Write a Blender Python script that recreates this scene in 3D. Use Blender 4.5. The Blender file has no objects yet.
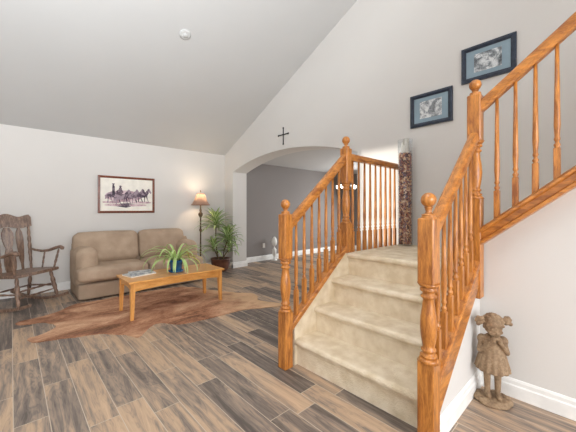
import bpy, bmesh, math, random
from mathutils import Vector, Matrix
PI = math.pi
R = math.radians
C = bpy.context.scene.collection
scene = bpy.context.scene

# ------------------------------------------------------------------ camera
HC = 1.2
cd = bpy.data.cameras.new('camera')
cd.sensor_width = 36.0
cd.lens = 36.0 * 298.0 / 576.0
cd.shift_y = -6.5 / 576.0
cd.clip_start = 0.05
cam = bpy.data.objects.new('camera', cd)
cam.location = (0, 0, HC)
cam.rotation_euler = (R(90), 0, -math.atan2(277, 298))
C.objects.link(cam)
scene.camera = cam

# ------------------------------------------------------------------ world, lights, exposure
w = bpy.data.worlds.new('sky')
scene.world = w
w.use_nodes = True
bg = w.node_tree.nodes['Background']
bg.inputs[0].default_value = (0.75, 0.87, 1.0, 1)
bg.inputs[1].default_value = 1.5

def area(name, loc, rot, sx, sy, power, col=(1, 1, 1)):
    d = bpy.data.lights.new(name, 'AREA')
    d.shape = 'RECTANGLE'; d.size = sx; d.size_y = sy; d.energy = power; d.color = col
    o = bpy.data.objects.new(name, d); o.location = loc; o.rotation_euler = rot
    C.objects.link(o); return o

# daylight of the big windows behind the camera (front wall and right wall)
area('window_light', (-2.9, 0.6, 1.7), (0, R(-90), 0), 2.2, 4.2, 10, (0.90, 0.96, 1.0))
area('window_light', (-0.2, -4.3, 1.9), (R(90), 0, 0), 4.0, 2.6, 215, (0.95, 0.97, 1.0))
area('overhead_fill', (-0.3, -0.2, 4.7), (0, 0, 0), 3.2, 3.2, 50, (0.92, 0.97, 1.0)).data.spread = R(105)   # unseen fill added under the ridge to brighten floor and steps
fl_ = area('bounce_fill', (-0.9, -0.1, 1.9), (0, 0, 0), 0.8, 0.8, 66, (0.90, 0.96, 1.0))   # added fill behind the camera, aimed up to bounce off the sloping ceiling
fl_.rotation_euler = Vector((0.7, 2.0, 2.1)).to_track_quat('-Z', 'Y').to_euler()
fl_.data.spread = R(110)
area('window_light', (7.35, 3.6, 1.25), (0, R(66), 0), 1.5, 2.4, 78, (0.95, 0.98, 1.0))   # dining room window

sd = bpy.data.lights.new('sun', 'SUN')
sd.energy = 2.4; sd.angle = R(1.2); sd.color = (1, 0.95, 0.86)
so = bpy.data.objects.new('sun', sd)
sv = Vector((1.0, -0.30, -0.09))
so.rotation_euler = sv.to_track_quat('-Z', 'Y').to_euler()
so.location = (-6, 5, 3)
C.objects.link(so)

vs = scene.view_settings
vs.view_transform = 'Standard'; vs.look = 'None'; vs.gamma = 1.0; vs.use_curve_mapping = False
vs.exposure = 0.58

# ------------------------------------------------------------------ material helpers
def lin(c):
    r = []
    for v in c:
        v /= 255.0
        r.append(v / 12.92 if v <= 0.04045 else ((v + 0.055) / 1.055) ** 2.4)
    return (r[0], r[1], r[2], 1)

class NT:
    def __init__(s, name):
        s.m = bpy.data.materials.new(name); s.m.use_nodes = True
        s.t = s.m.node_tree; s.b = s.t.nodes['Principled BSDF']; s.out = s.t.nodes['Material Output']
    def n(s, typ, **kw):
        n = s.t.nodes.new(typ)
        for k, v in kw.items():
            if isinstance(k, str) and k.startswith('i_'):
                n.inputs[int(k[2:])].default_value = v
            else:
                setattr(n, k, v)
        return n
    def l(s, a, b): s.t.links.new(a, b)
    def math(s, op, a, b=None):
        n = s.t.nodes.new('ShaderNodeMath'); n.operation = op
        for i, v in enumerate((a, b)):
            if v is None: continue
            if isinstance(v, (int, float)): n.inputs[i].default_value = v
            else: s.l(v, n.inputs[i])
        return n.outputs[0]
    def ramp(s, fac, stops, interp='LINEAR'):
        n = s.t.nodes.new('ShaderNodeValToRGB'); n.color_ramp.interpolation = interp
        e = n.color_ramp.elements
        while len(e) < len(stops): e.new(0.5)
        for i, (p, c) in enumerate(stops):
            e[i].position = p; e[i].color = c
        s.l(fac, n.inputs[0]); return n.outputs[0]
    def mix(s, fac, a, b, typ='MIX'):
        n = s.t.nodes.new('ShaderNodeMix'); n.data_type = 'RGBA'; n.blend_type = typ
        for i, v in ((0, fac), (6, a), (7, b)):
            if isinstance(v, (int, float)): n.inputs[i].default_value = v
            elif isinstance(v, tuple): n.inputs[i].default_value = v
            else: s.l(v, n.inputs[i])
        return n.outputs[2]
    def coord(s, scale=(1, 1, 1), rot=(0, 0, 0), which='Object'):
        tc = s.t.nodes.new('ShaderNodeTexCoord'); mp = s.t.nodes.new('ShaderNodeMapping')
        mp.inputs['Scale'].default_value = scale; mp.inputs['Rotation'].default_value = rot
        s.l(tc.outputs[which], mp.inputs[0]); return mp.outputs[0]
    def noise(s, vec, scale, detail=3, rough=0.5, dist=0.0):
        n = s.t.nodes.new('ShaderNodeTexNoise')
        n.inputs['Scale'].default_value = scale; n.inputs['Detail'].default_value = detail
        n.inputs['Roughness'].default_value = rough; n.inputs['Distortion'].default_value = dist
        s.l(vec, n.inputs['Vector']); return n.outputs['Fac']
    def bump(s, h, strength, dist=0.01):
        n = s.t.nodes.new('ShaderNodeBump'); n.inputs['Strength'].default_value = strength
        n.inputs['Distance'].default_value = dist
        s.l(h, n.inputs['Height']); s.l(n.outputs[0], s.b.inputs['Normal'])

def simple(name, c, rough=0.5, c2=None, scale=8.0, bump=0.0, bscale=None, metal=0.0, spec=0.5, vec=(1, 1, 1), lo=0.35, hi=0.65, detail=3):
    q = NT(name)
    v = q.coord(vec)
    if c2 is None: c2 = tuple(min(255, x * 1.06) for x in c)
    f = q.noise(v, scale, detail)
    q.l(q.ramp(f, [(lo, lin(c)), (hi, lin(c2))]), q.b.inputs['Base Color'])
    q.b.inputs['Roughness'].default_value = rough
    q.b.inputs['Metallic'].default_value = metal
    q.b.inputs['Specular IOR Level'].default_value = spec
    if bump: q.bump(q.noise(q.coord(), bscale or scale * 4, 3), bump)
    return q.m

def wood(name, dark, light, vec, rough=0.35, scale=1.0):
    q = NT(name)
    v = q.coord(vec)
    f1 = q.noise(v, 9 * scale, 5, 0.6, 0.6)
    f2 = q.noise(v, 60 * scale, 2)
    f = q.math('ADD', q.math('MULTIPLY', f1, 0.75), q.math('MULTIPLY', f2, 0.25))
    q.l(q.ramp(f, [(0.36, lin(dark)), (0.62, lin(light))]), q.b.inputs['Base Color'])
    q.b.inputs['Roughness'].default_value = rough
    q.b.inputs['Coat Weight'].default_value = 0.25; q.b.inputs['Coat Roughness'].default_value = 0.2
    return q.m

def wall_mat(name, c):
    q = NT(name)
    v = q.coord()
    f = q.noise(v, 1.3, 2)
    c2 = tuple(min(255, x * 1.015) for x in c)
    q.l(q.ramp(f, [(0.3, lin(c)), (0.7, lin(c2))]), q.b.inputs['Base Color'])
    q.b.inputs['Roughness'].default_value = 0.85
    q.bump(q.noise(v, 70, 2), 0.10, 0.004)
    return q.m

M = {}
M['wall'] = wall_mat('warm white wall paint', (217, 214, 210))
M['ceiling'] = wall_mat('white ceiling paint', (200, 200, 199))
M['grey_wall'] = wall_mat('grey wall paint', (136, 130, 127))
M['trim'] = simple('white trim paint', (236, 235, 232), 0.4)
OD, OL = (142, 80, 30), (212, 140, 64)
M['oak_z'] = wood('oak vertical grain', OD, OL, (5, 5, 0.7))
M['oak_x'] = wood('oak lengthwise grain', OD, OL, (0.7, 5, 3))
M['oak_y'] = wood('oak crosswise grain', OD, OL, (5, 0.7, 3))
M['pine_x'] = wood('honey pine tabletop', (205, 138, 66), (232, 172, 98), (0.7, 6, 3), 0.3)
M['pine_z'] = wood('honey pine legs', (205, 138, 66), (232, 170, 96), (6, 6, 0.7), 0.35)
M['rocker'] = wood('worn brown wood', (84, 63, 52), (150, 121, 101), (4, 4, 1.2), 0.45)
M['carpet'] = simple('beige cut pile carpet', (224, 205, 174), 0.95, (244, 229, 204), 11.0, 0.9, 150, spec=0.1, detail=6)
M['suede'] = simple('tan suede', (168, 146, 125), 0.8, (184, 162, 140), 6.0, 0.25, 60, spec=0.25, detail=5)
M['suede_dark'] = simple('tan suede base', (154, 133, 113), 0.85, (168, 147, 127), 5.0, 0.2, 60, spec=0.2)
M['navy'] = simple('blue black frame', (34, 42, 56), 0.3, (48, 58, 76), 30)
M['mat_blue'] = simple('grey blue picture mount', (138, 158, 170), 0.8)
M['mahogany'] = wood('red brown frame', (92, 46, 30), (132, 72, 48), (3, 3, 3))
M['paper'] = simple('cream paper', (236, 232, 222), 0.8)
M['iron'] = simple('black iron', (28, 26, 26), 0.5, metal=0.6)
M['bronze'] = simple('aged bronze', (74, 60, 44), 0.45, (120, 100, 74), 20, metal=0.4)
M['terracotta'] = simple('dark glazed clay', (84, 52, 40), 0.35, (120, 78, 58), 10)
M['soil'] = simple('potting soil', (52, 42, 34), 0.95, (84, 70, 56), 60, 0.6)
M['cane'] = simple('dracaena cane', (92, 78, 54), 0.8, (136, 118, 84), 25)
M['blue_pot'] = simple('blue glazed pot', (22, 78, 124), 0.25, (40, 104, 150), 8)
M['stone'] = None
M['white_plastic'] = simple('white plastic', (232, 230, 226), 0.45)

def leaf_mat(name, a, b, c):
    q = NT(name)
    uv = q.n('ShaderNodeUVMap')
    sep = q.n('ShaderNodeSeparateXYZ'); q.l(uv.outputs[0], sep.inputs[0])
    e = q.math('ABSOLUTE', q.math('SUBTRACT', sep.outputs[0], 0.5))
    col = q.ramp(e, [(0.12, lin(a)), (0.26, lin(b)), (0.48, lin(c))])
    nz = q.noise(q.coord(), 14, 2)
    col = q.mix(q.math('MULTIPLY', nz, 0.5), col, lin(b))
    q.l(col, q.b.inputs['Base Color'])
    q.b.inputs['Roughness'].default_value = 0.4
    return q.m
M['dracaena'] = leaf_mat('striped dracaena leaf', (236, 242, 184), (140, 172, 104), (86, 126, 64))
M['dracaena_young'] = leaf_mat('young striped leaf', (190, 202, 96), (130, 156, 66), (84, 116, 52))
M['spider'] = leaf_mat('pale arching leaf', (196, 218, 140), (138, 182, 92), (228, 236, 176))
M['spider_y'] = leaf_mat('yellowed arching leaf', (212, 206, 110), (200, 186, 84), (222, 214, 140))

def floor_mat():
    q = NT('wood look plank tile')
    tc = q.n('ShaderNodeTexCoord'); sep = q.n('ShaderNodeSeparateXYZ'); q.l(tc.outputs['Object'], sep.inputs[0])
    X, Y = sep.outputs[0], sep.outputs[1]
    W, Lh = 0.1525, 0.914
    u = q.math('DIVIDE', q.math('SUBTRACT', X, 0.0095), W)
    row = q.math('FLOOR', u); fu = q.math('FRACT', u)
    wn = q.n('ShaderNodeTexWhiteNoise', noise_dimensions='1D'); q.l(row, wn.inputs['W'])
    v = q.math('DIVIDE', q.math('ADD', Y, q.math('MULTIPLY', wn.outputs[0], 0.9)), Lh)
    til = q.math('FLOOR', v); fv = q.math('FRACT', v)
    cmb = q.n('ShaderNodeCombineXYZ'); q.l(row, cmb.inputs[0]); q.l(til, cmb.inputs[1])
    w2 = q.n('ShaderNodeTexWhiteNoise', noise_dimensions='2D'); q.l(cmb.outputs[0], w2.inputs['Vector'])
    rnd = w2.outputs['Value']
    # grain coordinates, shifted per tile
    g = q.n('ShaderNodeCombineXYZ')
    q.l(q.math('ADD', q.math('MULTIPLY', X, 1.0), q.math('MULTIPLY', rnd, 31.0)), g.inputs[0])
    q.l(q.math('ADD', q.math('MULTIPLY', Y, 0.11), q.math('MULTIPLY', rnd, 17.0)), g.inputs[1])
    g.inputs[2].default_value = 0.0
    broad = q.noise(g.outputs[0], 6.5, 3, 0.5, 2.6)
    fine = q.noise(g.outputs[0], 55.0, 4, 0.6, 0.6)
    rings = q.n('ShaderNodeTexWave', wave_type='BANDS', bands_direction='X')
    rings.inputs['Scale'].default_value = 5.0; rings.inputs['Distortion'].default_value = 9.0
    rings.inputs['Detail'].default_value = 3; rings.inputs['Detail Scale'].default_value = 1.2
    q.l(g.outputs[0], rings.inputs['Vector'])
    t = q.math('ADD', q.math('MULTIPLY', broad, 0.75), q.math('MULTIPLY', q.math('SUBTRACT', rnd, 0.5), 0.36))
    t = q.math('ADD', t, q.math('MULTIPLY', q.math('SUBTRACT', rings.outputs['Fac'], 0.5), 0.09))
    t = q.math('ADD', t, q.math('MULTIPLY', q.math('SUBTRACT', fine, 0.5), 0.42))
    t = q.math('ADD', t, q.math('MULTIPLY', q.math('POWER', q.math('ABSOLUTE', q.math('SINE', q.math('MULTIPLY', broad, 38.0))), 6.0), -0.09))
    col = q.ramp(t, [(0.10, lin((92, 82, 76))), (0.27, lin((126, 113, 103))), (0.38, lin((154, 135, 119))), (0.50, lin((184, 156, 129))), (0.72, lin((202, 172, 143)))])
    # grout
    du = q.math('MULTIPLY', q.math('MINIMUM', fu, q.math('SUBTRACT', 1.0, fu)), W)
    dv = q.math('MULTIPLY', q.math('MINIMUM', fv, q.math('SUBTRACT', 1.0, fv)), Lh)
    d = q.math('MINIMUM', du, dv)
    gm = q.math('LESS_THAN', d, 0.0021)
    col = q.mix(gm, col, lin((196, 180, 160)))
    q.l(col, q.b.inputs['Base Color'])
    q.l(q.math('ADD', 0.36, q.math('MULTIPLY', fine, 0.2)), q.b.inputs['Roughness'])
    q.b.inputs['Specular IOR Level'].default_value = 0.45
    q.bump(q.math('SUBTRACT', q.math('MULTIPLY', fine, 0.3), gm), 0.25, 0.002)
    return q.m
M['floor'] = floor_mat()

def hide_mat():
    q = NT('brown cowhide hair')
    v = q.coord((1, 2.0, 1), (0, 0, R(-20)))
    a = q.noise(v, 1.6, 4, 0.6, 0.8)
    b = q.noise(q.coord((5, 20, 1), (0, 0, R(-20))), 6, 4, 0.65)
    t = q.math('ADD', q.math('MULTIPLY', a, 0.75), q.math('MULTIPLY', b, 0.35))
    col = q.ramp(t, [(0.40, lin((100, 68, 50))), (0.50, lin((160, 112, 84))), (0.60, lin((196, 150, 118))), (0.70, lin((222, 186, 152)))])
    # pale belly edge towards one end of the hide
    sep = q.n('ShaderNodeSeparateXYZ'); tc = q.n('ShaderNodeTexCoord'); q.l(tc.outputs['Object'], sep.inputs[0])
    n2 = q.noise(q.coord(), 5, 3)
    k = q.math('ADD', q.math('MULTIPLY', q.math('SUBTRACT', sep.outputs[0], 0.58), 0.9), q.math('MULTIPLY', q.math('SUBTRACT', n2, 0.5), 0.9))
    kk = q.ramp(k, [(0.0, (0, 0, 0, 1)), (0.35, (0.75, 0.75, 0.75, 1))])
    col = q.mix(kk, col, lin((214, 178, 140)))
    q.l(col, q.b.inputs['Base Color'])
    q.b.inputs['Roughness'].default_value = 0.75
    q.b.inputs['Specular IOR Level'].default_value = 0.3
    q.bump(b, 0.5, 0.004)
    return q.m
M['hide'] = hide_mat()

def stone_mat():
    q = NT('weathered brown cast stone')
    v = q.coord()
    a = q.noise(v, 22, 5, 0.65)
    b = q.noise(v, 75, 4, 0.6)
    t = q.math('ADD', q.math('MULTIPLY', a, 0.6), q.math('MULTIPLY', b, 0.4))
    q.l(q.ramp(t, [(0.32, lin((112, 88, 66))), (0.50, lin((142, 117, 90))), (0.68, lin((174, 149, 119)))]), q.b.inputs['Base Color'])
    q.b.inputs['Roughness'].default_value = 0.75
    q.bump(q.noise(v, 120, 3), 0.4, 0.003)
    return q.m
M['stone'] = stone_mat()

def sketch_mat(name, seed, paper, inks, sx=1.0, cut=0.5):
    q = NT(name)
    tc = q.n('ShaderNodeTexCoord'); mp = q.n('ShaderNodeMapping')
    mp.inputs['Location'].default_value = (seed, seed * 2, 0)
    q.l(tc.outputs['Object'], mp.inputs[0])
    a = q.noise(mp.outputs[0], 9, 2, 0.5, 1.2)
    b = q.noise(mp.outputs[0], 38, 4, 0.6, 1.5)
    t = q.math('ADD', q.math('MULTIPLY', a, 0.65), q.math('MULTIPLY', b, 0.4))
    q.l(q.ramp(t, [(0.38, lin(inks[0])), (0.5, lin(inks[1])), (0.58, lin(paper))]), q.b.inputs['Base Color'])
    q.b.inputs['Roughness'].default_value = 0.7
    return q.m
M['sketch'] = sketch_mat('pencil sketch', 3.1, (224, 226, 226), [(88, 92, 96), (158, 162, 166)])
M['sketch_b'] = sketch_mat('pencil sketch', 7.7, (220, 223, 224), [(84, 88, 92), (150, 156, 160)])
M['ink'] = sketch_mat('violet ink', 1.3, (168, 150, 160), [(48, 40, 54), (98, 80, 96)])
M['ink_pink'] = sketch_mat('rose wash', 2.3, (222, 200, 204), [(160, 124, 136), (202, 172, 178)])
M['ink_dark'] = sketch_mat('dark ink', 4.3, (120, 104, 116), [(36, 32, 42), (70, 60, 74)])
M['news'] = sketch_mat('printed page', 5.3, (206, 206, 204), [(96, 110, 122), (160, 162, 164)])

def shade_mat():
    q = NT('lit fabric lampshade')
    tc = q.n('ShaderNodeTexCoord'); sep = q.n('ShaderNodeSeparateXYZ'); q.l(tc.outputs['Object'], sep.inputs[0])
    ang = q.math('ARCTAN2', sep.outputs[1], sep.outputs[0])
    pl = q.math('SINE', q.math('MULTIPLY', ang, 48.0))
    col = q.ramp(q.math('MULTIPLY', q.math('ADD', pl, 1.0), 0.5), [(0.0, lin((132, 104, 90))), (1.0, lin((186, 156, 138)))])
    q.l(col, q.b.inputs['Base Color'])
    q.b.inputs['Roughness'].default_value = 0.9
    tr = q.n('ShaderNodeBsdfTranslucent'); q.l(col, tr.inputs['Color'])
    mx = q.n('ShaderNodeMixShader'); mx.inputs[0].default_value = 0.22
    q.l(q.b.outputs[0], mx.inputs[1]); q.l(tr.outputs[0], mx.inputs[2]); q.l(mx.outputs[0], q.out.inputs[0])
    return q.m
M['shade'] = shade_mat()

def emit_mat(name, col, st):
    q = NT(name)
    q.b.inputs['Emission Color'].default_value = col
    q.b.inputs['Emission Strength'].default_value = st
    return q.m
M['bulb'] = emit_mat('lit white glass shade', (1, 0.96, 0.9, 1), 3.0)
M['lamp_bulb'] = emit_mat('lit warm bulb', (1, 0.82, 0.58, 1), 6.0)

def glass_mat():
    q = NT('clear glass')
    tr = q.n('ShaderNodeBsdfTransparent'); tr.inputs[0].default_value = (0.95, 0.96, 0.97, 1)
    gl = q.n('ShaderNodeBsdfGlossy'); gl.inputs['Roughness'].default_value = 0.04
    fr = q.n('ShaderNodeLayerWeight'); fr.inputs[0].default_value = 0.5
    mx = q.n('ShaderNodeMixShader')
    q.l(q.math('ADD', q.math('MULTIPLY', q.math('POWER', fr.outputs['Facing'], 4.0), 0.5), 0.05), mx.inputs[0])
    q.l(tr.outputs[0], mx.inputs[1]); q.l(gl.outputs[0], mx.inputs[2]); q.l(mx.outputs[0], q.out.inputs[0])
    return q.m
M['glass'] = glass_mat()

def petal_mat():
    q = NT('dried petals and bark')
    vo = q.n('ShaderNodeTexVoronoi'); vo.inputs['Scale'].default_value = 75
    q.l(q.coord((1, 1, 0.8)), vo.inputs['Vector'])
    sep = q.n('ShaderNodeSeparateColor'); q.l(vo.outputs['Color'], sep.inputs[0])
    q.l(q.ramp(sep.outputs[0], [(0.0, lin((92, 58, 56))), (0.2, lin((150, 90, 76))), (0.4, lin((112, 92, 108))), (0.55, lin((196, 148, 110))), (0.75, lin((226, 194, 158))), (0.92, lin((168, 104, 86)))], 'CONSTANT'), q.b.inputs['Base Color'])
    q.b.inputs['Roughness'].default_value = 0.85
    return q.m
M['petals'] = petal_mat()

# ------------------------------------------------------------------ mesh helpers
class MB:
    def __init__(s): s.bm = bmesh.new(); s.uv = None
    def quadbox(s, lo, hi, T=None):
        vs_ = [Vector((x, y, z)) for x in (lo[0], hi[0]) for y in (lo[1], hi[1]) for z in (lo[2], hi[2])]
        if T: vs_ = [T @ v for v in vs_]
        v = [s.bm.verts.new(p) for p in vs_]
        for f in ((0, 1, 3, 2), (4, 6, 7, 5), (0, 4, 5, 1), (2, 3, 7, 6), (0, 2, 6, 4), (1, 5, 7, 3)):
            s.bm.faces.new([v[i] for i in f])
        return s
    def box(s, lo, hi, bev=0.0, seg=2, T=None):
        tmp = MB(); tmp.quadbox(lo, hi)
        if bev:
            bmesh.ops.bevel(tmp.bm, geom=list(tmp.bm.edges), offset=bev, segments=seg, profile=0.5, affect='EDGES')
        s.merge(tmp, T); return s
    def merge(s, o, T=None):
        mp = {}
        for v in o.bm.verts: mp[v] = s.bm.verts.new(T @ v.co if T else v.co)
        for f in o.bm.faces:
            try:
                nf = s.bm.faces.new([mp[v] for v in f.verts]); nf.smooth = f.smooth
            except ValueError: pass
        o.bm.free()
    def lathe(s, prof, c=(0, 0, 0), n=24, T=None, mod=None, cap=True):
        rings = []
        for i, (r, z) in enumerate(prof):
            ring = []
            for k in range(n):
                a = 2 * PI * k / n
                rr = r * (mod(a, z) if mod else 1)
                p = Vector((c[0] + rr * math.cos(a), c[1] + rr * math.sin(a), c[2] + z))
                ring.append(s.bm.verts.new(T @ p if T else p))
            rings.append(ring)
        for a, b in zip(rings, rings[1:]):
            for k in range(n):
                f = s.bm.faces.new((a[k], a[(k + 1) % n], b[(k + 1) % n], b[k])); f.smooth = True
        if cap:
            s.bm.faces.new(list(reversed(rings[0]))); s.bm.faces.new(rings[-1])
        return s
    def tube(s, pts, rad, n=10, flat=(1, 1), cap=True):
        """swept tube; rad number or list"""
        pts = [Vector(p) for p in pts]
        if not isinstance(rad, (list, tuple)): rad = [rad] * len(pts)
        rings = []; up = Vector((0, 0, 1))
        for i, p in enumerate(pts):
            t = (pts[min(i + 1, len(pts) - 1)] - pts[max(i - 1, 0)]).normalized()
            ref = up if abs(t.dot(up)) < 0.95 else Vector((1, 0, 0))
            a = t.cross(ref).normalized(); b = a.cross(t).normalized()
            rings.append([s.bm.verts.new(p + rad[i] * (a * math.cos(2 * PI * k / n) * flat[0] + b * math.sin(2 * PI * k / n) * flat[1])) for k in range(n)])
        for a, b in zip(rings, rings[1:]):
            for k in range(n):
                f = s.bm.faces.new((a[k], a[(k + 1) % n], b[(k + 1) % n], b[k])); f.smooth = True
        if cap:
            s.bm.faces.new(list(reversed(rings[0]))); s.bm.faces.new(rings[-1])
        return s
    def prism(s, poly, axis, a, b, T=None):
        """poly of 2D points; axis 'x': (y,z), 'y': (x,z), 'z': (x,y)"""
        def P(p, t):
            v = {'x': (t, p[0], p[1]), 'y': (p[0], t, p[1]), 'z': (p[0], p[1], t)}[axis]
            return T @ Vector(v) if T else Vector(v)
        A = [s.bm.verts.new(P(p, a)) for p in poly]; B = [s.bm.verts.new(P(p, b)) for p in poly]
        s.bm.faces.new(A); s.bm.faces.new(list(reversed(B)))
        n = len(poly)
        for i in range(n): s.bm.faces.new((A[i], B[i], B[(i + 1) % n], A[(i + 1) % n]))
        return s
    def sweep(s, prof, p0, p1):
        """prof (lateral, vertical) carried from p0 to p1 with plumb ends"""
        p0, p1 = Vector(p0), Vector(p1); d = p1 - p0; h = Vector((d.x, d.y, 0)).normalized()
        lat = Vector((h.y, -h.x, 0))
        A = [s.bm.verts.new(p0 + lat * a + Vector((0, 0, b))) for a, b in prof]
        B = [s.bm.verts.new(p1 + lat * a + Vector((0, 0, b))) for a, b in prof]
        s.bm.faces.new(A); s.bm.faces.new(list(reversed(B)))
        n = len(prof)
        for i in range(n): s.bm.faces.new((A[i], B[i], B[(i + 1) % n], A[(i + 1) % n]))
        return s
    def ell(s, c, r, n=12, T=None):
        tmp = bmesh.new()
        bmesh.ops.create_uvsphere(tmp, u_segments=n, v_segments=max(6, n * 2 // 3), radius=1)
        X = Matrix.Translation(Vector(c)) @ Matrix.Diagonal((r[0], r[1], r[2], 1))
        if T: X = Matrix.Translation(Vector(c)) @ T @ Matrix.Diagonal((r[0], r[1], r[2], 1))
        mp = {v: s.bm.verts.new(X @ v.co) for v in tmp.verts}
        for f in tmp.faces:
            nf = s.bm.faces.new([mp[v] for v in f.verts]); nf.smooth = True
        tmp.free(); return s
    def cushion(s, lo, hi, r, puff=(0, 0, 0), seg=12, T=None, sag=0.0):
        tmp = bmesh.new(); bmesh.ops.create_cube(tmp, size=2.0)
        bmesh.ops.subdivide_edges(tmp, edges=list(tmp.edges), cuts=seg, use_grid_fill=True)
        lo, hi = Vector(lo), Vector(hi); c = (lo + hi) / 2; h = (hi - lo) / 2
        mp = {}
        for v in tmp.verts:
            u = v.co
            p = Vector((u.x * h.x, u.y * h.y, u.z * h.z))
            q = Vector([max(-(h[i] - r), min(h[i] - r, p[i])) for i in range(3)])
            d = p - q
            if d.length > 1e-6: p = q + d.normalized() * r * min(1.0, max(abs(d[i]) for i in range(3)) / r)
            w_ = [(1 - u[i] ** 2) for i in range(3)]
            for i in range(3):
                j, k = (i + 1) % 3, (i + 2) % 3
                p[i] += puff[i] * u[i] * w_[j] ** 0.6 * w_[k] ** 0.6
            p = p + c
            mp[v] = s.bm.verts.new(T @ p if T else p)
        for f in tmp.faces:
            nf = s.bm.faces.new([mp[v] for v in f.verts]); nf.smooth = True
        tmp.free(); return s
    def leaf(s, base, az, el, length, width, droop, n=8, lim=None):
        if s.uv is None: s.uv = s.bm.loops.layers.uv.new('UVMap')
        p = Vector(base); e = el; st = length / n; rows = []
        side = Vector((-math.sin(az), math.cos(az), 0))
        for i in range(n + 1):
            t = i / n
            wdt = width * (0.45 + 1.6 * t) * (1 - t) ** 0.75 if t > 0 else width * 0.4
            wdt = max(min(wdt, width), 0.0015)
            d = Vector((math.cos(az) * math.cos(e), math.sin(az) * math.cos(e), math.sin(e)))
            nrm = side.cross(d)
            rows.append((s.bm.verts.new(p - side * wdt / 2 + nrm * -0.12 * wdt), s.bm.verts.new(p + nrm * 0.10 * wdt), s.bm.verts.new(p + side * wdt / 2 + nrm * -0.12 * wdt), t))
            p = p + d * st
            if lim: p.x = min(p.x, lim[0]); p.y = min(p.y, lim[1]); p.z = max(p.z, lim[2])
            e -= droop / n * (0.5 + t)
        for a, b in zip(rows, rows[1:]):
            for k in (0, 1):
                f = s.bm.faces.new((a[k], a[k + 1], b[k + 1], b[k])); f.smooth = True
                for lp, (uu, vv) in zip(f.loops, ((k / 2, a[3]), ((k + 1) / 2, a[3]), ((k + 1) / 2, b[3]), (k / 2, b[3]))):
                    lp[s.uv].uv = (uu, vv)
        return s
    def build(s, name, mat, parent=None, world=True, loc=None, smooth=None, recalc=True):
        if recalc: bmesh.ops.recalc_face_normals(s.bm, faces=list(s.bm.faces))
        me = bpy.data.meshes.new(name); s.bm.to_mesh(me); s.bm.free()
        if smooth is not None:
            for p in me.polygons: p.use_smooth = smooth
        me.materials.append(mat)
        o = bpy.data.objects.new(name, me); C.objects.link(o)
        if parent:
            o.parent = parent
            if world:
                q = parent; off = Vector((0, 0, 0))
                while q: off += q.location; q = q.parent
                me.transform(Matrix.Translation(-off))
        elif loc is not None:
            me.transform(Matrix.Translation(-Vector(loc))); o.location = loc
        return o

def tag(o, label, cat, group=None):
    o['label'] = label; o['category'] = cat
    if group: o['group'] = group
    return o
def thing(name, loc, label, cat, group=None, rz=0.0):
    o = bpy.data.objects.new(name, None); o.empty_display_size = 0.1
    o.location = loc; o.rotation_euler = (0, 0, rz); C.objects.link(o)
    return tag(o, label, cat, group)
def struct(o): o['kind'] = 'structure'; return o

# ------------------------------------------------------------------ the room
XB, YA, ZC, SL = 3.32, 5.54, 2.345, 0.484
def ceil_z(y): return ZC + SL * (YA - max(y, 0.0)) + (SL * y if y < 0 else 0)
XF, YR = -3.0, -4.5           # front and right walls, behind the camera
XD = 7.6                       # far end of the dining room
TB = 0.34                      # thickness of the arched wall

struct(MB().box((XF - .1, YR - .1, -0.1), (XD + .1, YA + .1, 0.0)).build('floor', M['floor']))
struct(MB().box((XF - .1, YA, 0), (XB + TB, YA + 0.1, ZC)).build('wall_left', M['wall']))
# arched wall
yc, hw, zs, Rr = 3.735, 1.495, 1.962, 4.75
arch = []
zc0 = zs - math.sqrt(Rr * Rr - hw * hw)
for i in range(33):
    dy = -hw + 2 * hw * i / 32
    arch.append((yc + dy, zc0 + math.sqrt(Rr * Rr - dy * dy)))
poly = [(YR, 0), (yc - hw, 0)] + arch + [(yc + hw, 0), (YA, 0), (YA, ZC), (0, ceil_z(0)), (YR, ceil_z(YR))]
struct(MB().prism(poly, 'x', XB, XB + TB).build('wall_back', M['wall']))
# sloping ceiling
cp = [(YA + .1, ceil_z(YA + .1)), (0, ceil_z(0)), (YR - .1, ceil_z(YR - .1)), (YR - .1, ceil_z(YR - .1) + .1), (0, ceil_z(0) + .1), (YA + .1, ceil_z(YA + .1) + .1)]
struct(MB().prism(cp, 'x', XF - .1, XB + TB).build('ceiling', M['ceiling']))
# front wall with the window the low sun comes through
fw = MB()
wy0, wy1, wz0, wz1 = 3.42, 4.12, 1.35, 2.50
fw.prism([(YR, 0), (wy0, 0), (wy0, ceil_z(wy0)), (0, ceil_z(0)), (YR, ceil_z(YR))], 'x', XF - .1, XF)
fw.prism([(wy1, 0), (YA, 0), (YA, ZC), (wy1, ceil_z(wy1))], 'x', XF - .1, XF)
fw.box((XF - .1, wy0, 0), (XF, wy1, wz0))
fw.prism([(wy0, wz1), (wy1, wz1), (wy1, ceil_z(wy1)), (wy0, ceil_z(wy0))], 'x', XF - .1, XF)
struct(fw.build('wall_front', M['wall']))
struct(MB().box((XF, YR - .1, 0), (XB + TB, YR, ceil_z(YR))).build('wall_right', M['wall']))
# dining room behind the arch
X2 = XB + TB
ZD = 2.27
struct(MB().box((X2, YA, 0), (XD + .1, YA + .1, ZD)).build('wall_dining', M['grey_wall']))
struct(MB().box((XD, 1.6, 0), (XD + .1, YA, ZD)).build('wall_far', M['grey_wall']))
struct(MB().box((X2, 1.6, 0), (XD, 1.7, ZD)).build('wall_dining_right', M['grey_wall']))
struct(MB().box((X2, 1.6, ZD), (XD + .1, YA + .1, ZD + .1)).build('ceiling_dining', M['ceiling']))

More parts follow.
